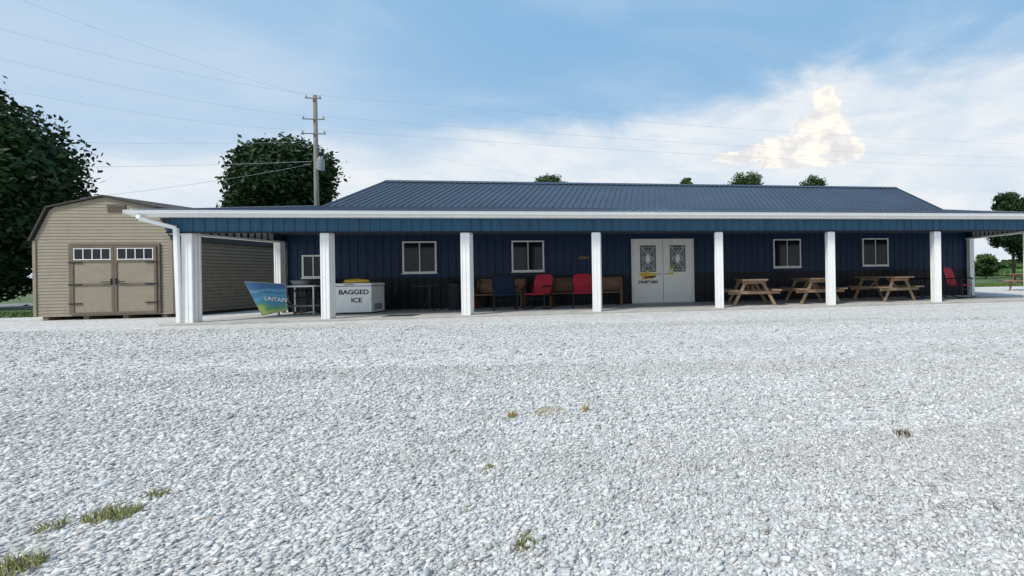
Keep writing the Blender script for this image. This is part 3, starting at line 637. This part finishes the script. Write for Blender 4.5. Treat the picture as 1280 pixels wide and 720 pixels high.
def chair(fab):
    r = empty('porch_chair')
    g = lambda mb, nm, m_, **k: mb.build(nm, m_, r, **k)
    w = .27
    sp_ = [(-.26,.43),(-.2,.445),(-.05,.42),(.1,.39),(.2,.385)]
    mb = MB()
    for (a0,b0),(a1,b1) in zip(sp_, sp_[1:]): mb.prism([(-w,a0,b0),(-w,a1,b1),(-w,a1,b1+.02),(-w,a0,b0+.02)], (2*w,0,0))
    g(mb, 'seat', fab)
    bp_ = [(.2,.40,1),(.245,.55,1),(.29,.72,1),(.335,.86,1),(.36,.92,.96),(.38,.965,.84),(.392,.99,.62)]
    mb = MB()
    for (a0,b0,w0),(a1,b1,w1) in zip(bp_, bp_[1:]):
        w0 *= w; w1 *= w
        mb.add([(-w0,a0,b0),(w0,a0,b0),(w1,a1,b1),(-w1,a1,b1),(-w0,a0+.02,b0),(w0,a0+.02,b0),(w1,a1+.02,b1),(-w1,a1+.02,b1)],[(0,1,2,3),(7,6,5,4),(0,4,5,1),(3,2,6,7),(0,3,7,4),(1,5,6,2)])
    g(mb, 'backrest', fab)
    for s in (-1,1):
        x_ = s*(w+.015)
        g(MB().tube([(x_,-.27,.44),(x_,.0,.42),(x_,.19,.39),(x_,.25,.55),(x_,.33,.83),(x_*.97,.37,.93),(x_*.86,.39,.975),(x_*.62,.405,1.0),(0,.405,1.005)], .014, 8), 'side_rail', M['black'])
        g(MB().tube([(x_,-.3,.62),(x_,-.25,.66),(x_,.1,.655),(x_,.28,.64)], .02, 8), 'armrest', M['black'])
        g(MB().tube([(x_,-.24,.65),(x_,-.24,.03)], .013, 8), 'leg', M['black']); g(MB().tube([(x_,.1,.65),(x_,.28,.03)], .013, 8), 'leg', M['black'])
        g(MB().tube([(x_,-.38,.07),(x_,-.24,.03),(x_,0,.012),(x_,.24,.025),(x_,.42,.08)], .014, 8), 'rocker', M['black'])
    g(MB().tube([(-w,-.24,.3),(w,-.24,.3)], .01, 6), 'stretcher', M['black'])
    return r
base = {k: chair(M[k]) for k in ('red','navyfab','blackfab')}; used = set()
def putchair(kind, px, Y, rz, label, sc_=1.0):
    o = base[kind] if kind not in used else copy_tree(base[kind]); used.add(kind)
    o.location = (onY(px,360,Y).x, Y, .05); o.rotation_euler.z = math.radians(rz); o.scale = (sc_,)*3; tag(o, label, 'chair', 'rocking chairs on the porch')
putchair('navyfab', 631, 12.9, 24, 'navy blue sling rocking chair left of the two middle red chairs')
putchair('red', 673, 13.0, -12, 'red sling rocking chair next to the navy chair')
putchair('red', 729, 13.1, 12, 'red sling rocking chair just left of the post beside the white doors')
putchair('red', 1199, 12.7, 26, 'red sling rocking chair at the far right end of the porch')
putchair('blackfab', 1153, 13.2, 15, 'black sling rocking chair left of the rightmost visible post')
putchair('blackfab', 392, 14.0, 0, 'black chair against the wall under the leftmost window')
def picnic():
    r = empty('picnic_table'); g = lambda mb, nm: mb.build(nm, M['wood'], r, bevel=.004)
    mb = MB()
    for k in range(5): mb.box(-.365+k*.148,-.365+k*.148+.138,-.92,.92,.715,.753)
    g(mb, 'tabletop')
    for s in (-1,1):
        mb = MB()
        for k in range(2): x_ = s*.62-.135+k*.14; mb.box(x_,x_+.13,-.92,.92,.42,.458)
        g(mb, 'bench_seat')
        for y_ in (-.68,.68): g(MB().bar((s*.22,y_,.71),(s*.60,y_,0.0),.038,.09,(1,0,0)), 'leg')
    for y_ in (-.72,.64):
        g(MB().box(-.75,.75,y_,y_+.038,.33,.418), 'crossbeam'); g(MB().box(-.34,.34,y_,y_+.038,.625,.713), 'top_batten')
    for s in (-1,1): g(MB().bar((0,s*.62,.38),(0,s*.2,.70),.038,.08,(1,0,0)), 'brace')
    return r
pt = picnic()
for i,(px,Y,rz,lb) in enumerate(((938,12.75,-3,'weathered wooden picnic table nearest the white double doors'),(1014,12.85,2,'wooden picnic table in the middle of the three on the porch'),(1104,12.9,14,'wooden picnic table farthest right of the three under the porch'))):
    o = pt if i == 0 else copy_tree(pt); o.location = (onY(px,360,Y).x,Y,.05); o.rotation_euler.z = math.radians(rz); tag(o, lb, 'picnic table', 'picnic tables')
o = copy_tree(pt); p = onY(1292,360,17); o.location = (p.x,17,.0); o.rotation_euler.z = .3; tag(o, 'wooden picnic table on the gravel beyond the porch, cut by the right photo edge', 'picnic table', 'picnic tables')
p = onY(730,322,WY-.04); r = empty('wall_plaque', (p.x,WY-.03,p.z)); tag(r, 'small dark brown carved plaque on the blue wall left of the doors', 'plaque')
MB().prism([(-.2,-.012,-.02),(-.14,-.012,.035),(-.03,-.012,.05),(.08,-.012,.03),(.19,-.012,.04),(.16,-.012,-.03),(.0,-.012,-.045),(-.1,-.012,-.05)], (0,.02,0)).build('board', M['pew'], r)
hp = [onY(483,356,13.6), onY(490,352,13.6), onY(496,356,13.7), onY(494,366,13.7), onY(487,375,13.6), onY(480,383,13.6)]
hs = MB().tube([tuple(q) for q in hp] + [(hp[-1].x-.1,13.7,.07)], .015, 8).build('hose', M['black']); tag(hs, 'black hose hanging down beside the chest freezer', 'hose')

# ------------------------------------------------------------------ utility pole and wires
UY = 22.6; ub = onY(396,258,UY); ut = onY(396.5,119,UY); uo = (ub.x, UY, -.03); U = empty('utility_pole', uo)
tag(U, 'weathered wooden utility pole with crossarms and a grey transformer beside the dense rounded tree', 'utility pole')
u_ = lambda mb, nm, m_, p=None, **k: mb.build(nm, M[m_], p or U, uo, **k)
u_(MB().tube([(ub.x,UY,-.1),(ub.x,UY,ut.z)], .105, 12, .075), 'pole', 'polewood', smooth=True)
zs = [onY(396,q,UY).z for q in (124,150,168)]
ends = {}
for k,(z,wd) in enumerate(zip(zs,(.33,.46,.5))):
    ca = u_(MB().box(ub.x-wd,ub.x+wd,UY-.14,UY-.09,z-.02,z+.02), 'crossarm', 'polewood')
    for s in (-1,1):
        x_ = ub.x+s*(wd-.05); u_(MB().lathe((x_,UY-.115,z+.02), [(.025,0),(.035,.02),(.02,.04),(.035,.06),(.02,.08),(.03,.1),(.012,.12)], 12), 'insulator', 'porcelain', ca)
        ends[(k,s)] = Vector((x_,UY-.115,z+.14))
zt = onY(405,206,UY).z
tr = u_(MB().lathe((ub.x+.25,UY-.08,zt-.3), [(.11,0),(.135,.02),(.135,.52),(.12,.56),(.05,.59)], 18), 'transformer', 'trans')
u_(MB().box(ub.x+.07,ub.x+.13,UY-.11,UY-.04,zt-.2,zt+.12), 'bracket', 'steel', tr)
for q in (-.05,.05): u_(MB().lathe((ub.x+.25+q,UY-.08,zt+.27), [(.02,0),(.03,.03),(.02,.05),(.03,.07),(.012,.1)], 10), 'bushing', 'porcelain', tr)
def wire(a, b, sag, label, r=.008):
    a = Vector(a); b = Vector(b); pts = []
    for i in range(33):
        t = i/32; q = a.lerp(b,t); q.z -= sag*4*t*(1-t); pts.append(q)
    tag(MB().tube(pts, r, 5).build('power_line', M['wire']), label, 'wire', 'overhead wires')
WL = [((0,-1),(-60,-35),'topmost overhead wire running from the pole to the upper left corner'),
      ((0,1),(-60,20),'second highest overhead wire running left from the pole'),
      ((1,-1),(-60,58),'third highest overhead wire running left from the pole'),
      ((2,-1),(-60,98),'fourth highest overhead wire running left from the pole')]
for e,(px,py),lb in WL: wire(ends[e], onY(px,py,15), .25, lb, .0032)
wire((ub.x-.08,UY-.15,onY(396,178,UY).z), onY(-60,170,26), .22, 'faint overhead wire passing just above the left tree', .0045)
wire((ub.x-.08,UY-.15,onY(396,203,UY).z), onY(-60,208,28), .12, 'nearly level overhead wire left of the rounded tree', .007)
wire((ub.x-.08,UY-.15,onY(396,206,UY).z), onY(100,248,15.5), .1, 'low service wire dropping from the pole toward the shed roof', .005)
for (e,py,sg,lb) in (((0,1),182,.6,'uppermost long overhead wire crossing the sky right of the pole'),((1,1),197,.7,'second long overhead wire crossing the sky right of the pole'),((2,1),208,.6,'lowest long overhead wire running right of the pole over the roof')):
    wire(ends[e], onY(1400,py,48), sg, lb, .006)
wire((ub.x+.08,UY-.15,onY(396,160,UY).z), (-4.5,19.9,5.2), .15, 'service wire dropping from the pole to the roof ridge', .0035)

# ------------------------------------------------------------------ world
sv = Vector((-.60,-.55,1.12)).normalized(); el = math.asin(sv.z); rot = math.atan2(sv.x, sv.y)
w = bpy.data.worlds.new('World'); sc.world = w; w.use_nodes = True; nt = w.node_tree; L = nt.links; nt.nodes.clear()
try: w.cycles.sampling_method = 'MANUAL'; w.cycles.sample_map_resolution = 256
except Exception: pass
out = N(nt,'ShaderNodeOutputWorld'); bg = N(nt,'ShaderNodeBackground'); bg.inputs[1].default_value = .1; L.new(bg.outputs[0], out.inputs[0])
sky = N(nt,'ShaderNodeTexSky'); sky.sky_type = 'NISHITA'; sky.sun_disc = False; sky.sun_elevation = el; sky.sun_rotation = rot; sky.air_density = 1.0; sky.dust_density = .6; sky.ozone_density = 1.5
tc = N(nt,'ShaderNodeTexCoord'); sx = N(nt,'ShaderNodeSeparateXYZ'); L.new(tc.outputs['Generated'], sx.inputs[0])
def mth(op, a, b=None, c=None, clamp=False):
    n_ = N(nt,'ShaderNodeMath',operation=op); n_.use_clamp = clamp
    for i,q in enumerate((a,b,c)):
        if q is None: continue
        if isinstance(q,(int,float)): n_.inputs[i].default_value = q
        else: L.new(q, n_.inputs[i])
    return n_.outputs[0]
az = mth('ARCTAN2', sx.outputs[0], sx.outputs[1]); elv = mth('ARCSINE', sx.outputs[2])
cmb = N(nt,'ShaderNodeCombineXYZ'); L.new(az, cmb.inputs[0]); L.new(elv, cmb.inputs[1])
def noise(scale, detail, rough, st=(1,1,1), dist=0, off=(0,0,0), rotz=0):
    mp = N(nt,'ShaderNodeMapping'); mp.inputs['Scale'].default_value = st; mp.inputs['Location'].default_value = off; mp.inputs['Rotation'].default_value = (0,0,rotz); L.new(cmb.outputs[0], mp.inputs[0])
    n_ = N(nt,'ShaderNodeTexNoise'); n_.inputs['Scale'].default_value = scale; n_.inputs['Detail'].default_value = detail; n_.inputs['Roughness'].default_value = rough; n_.inputs['Distortion'].default_value = dist
    L.new(mp.outputs[0], n_.inputs['Vector']); return n_.outputs['Fac']
def ae(px,py):
    d = ray(px,py).normalized(); return math.atan2(d.x,d.y), math.asin(d.z)
def sstep(x_, a, b):
    m_ = N(nt,'ShaderNodeMapRange'); m_.interpolation_type = 'SMOOTHSTEP'; m_.inputs[1].default_value = a; m_.inputs[2].default_value = b; L.new(x_, m_.inputs[0]); return m_.outputs[0]
def mix(f, a, b):
    m_ = N(nt,'ShaderNodeMixRGB')
    for i,q in enumerate((f,a,b)):
        if isinstance(q,tuple): m_.inputs[i].default_value = q+(1,)
        elif isinstance(q,(int,float)): m_.inputs[i].default_value = q
        else: L.new(q, m_.inputs[i])
    return m_.outputs[0]
cr_ = N(nt,'ShaderNodeValToRGB'); azn = mth('MULTIPLY_ADD', az, 1/3.0, .5); L.new(azn, cr_.inputs[0])
keys = [(0,195),(110,185),(270,175),(420,160),(600,154),(740,146),(860,122),(1000,82),(1150,48),(1280,30)]
els = cr_.color_ramp.elements
for i,(px,py) in enumerate(keys):
    a_,e_ = ae(px,py); pos = a_/3+.5
    q = els[0] if i == 0 else (els[1] if i == 1 else els.new(pos))
    q.position = pos; q.color = (e_,e_,e_,1)
sepc = N(nt,'ShaderNodeSeparateColor'); L.new(cr_.outputs[0], sepc.inputs[0]); edge_ = sepc.outputs[0]
n1 = noise(4, 8, .55, (1,2.4,1), .3); n2 = noise(7, 8, .6, (1,3.2,1), .6, (3,1,0), .18); n3 = noise(2.2, 5, .5, (1,3.0,1), .6, (7,4,0), .25)
d1 = mth('ADD', mth('SUBTRACT', edge_, elv), mth('MULTIPLY_ADD', n1, .18, -.09))
band = mth('MULTIPLY', sstep(d1, -.02, .07), mth('MULTIPLY_ADD', sstep(n2,.3,.65), .3, .70), clamp=True)
veil = mth('MULTIPLY', sstep(n3, .40, .80), .42)
leftw = sstep(mth('MULTIPLY', az, -1.0), .25, 1.0)
veil = mth('ADD', veil, mth('MULTIPLY', leftw, .34), clamp=True)
haze = mth('MULTIPLY', sstep(mth('MULTIPLY', elv, -1.0), -.5, 0.0), .6)
k = 10.0
skc = sky.outputs[0]
c1 = mix(.92, skc, (.27*k,.51*k,.79*k))
c1 = mix(veil, c1, (.66*k,.77*k,.88*k))
c1 = mix(haze, c1, (.66*k,.78*k,.89*k))
bandcol = mix(sstep(n1,.3,.65), (.74*k,.82*k,.895*k), (.88*k,.905*k,.93*k))
c1 = mix(band, c1, bandcol)
fld = None
for px,py,rw,rh in ((925,197,34,9),(975,186,46,17),(1024,170,42,34),(1033,130,18,26),(1058,186,26,18),(1000,203,70,8)):
    a_,e_ = ae(px,py); a2,_ = ae(px+rw,py); _,e2 = ae(px,py-rh)
    dx = mth('MULTIPLY', mth('SUBTRACT', az, a_), 1/abs(a2-a_)); dy = mth('MULTIPLY', mth('SUBTRACT', elv, e_), 1/abs(e2-e_))
    q = mth('SUBTRACT', 1.0, mth('SQRT', mth('ADD', mth('MULTIPLY',dx,dx), mth('MULTIPLY',dy,dy))))
    fld = q if fld is None else mth('MAXIMUM', fld, q)
n5 = noise(30, 6, .6, (1,1,1), .3); n6 = noise(20, 5, .5, (1,1.3,1), .2, (.01,-.012,0))
puff = sstep(mth('ADD', fld, mth('MULTIPLY_ADD', n5, 1.5, -.75)), .0, .24)
pc = mix(sstep(n6,.36,.60), (.80*k,.79*k,.80*k), (1.08*k,1.03*k,.93*k))
c1 = mix(mth('MULTIPLY', puff, .95), c1, pc)
L.new(c1, bg.inputs[0])
sun = bpy.data.lights.new('sun','SUN'); sun.energy = 3.5; sun.angle = math.radians(11); sun.color = (1,.95,.87)
so = bpy.data.objects.new('sun', sun); C.objects.link(so); so.rotation_euler = sv.to_track_quat('Z','Y').to_euler(); so.location = sv*50
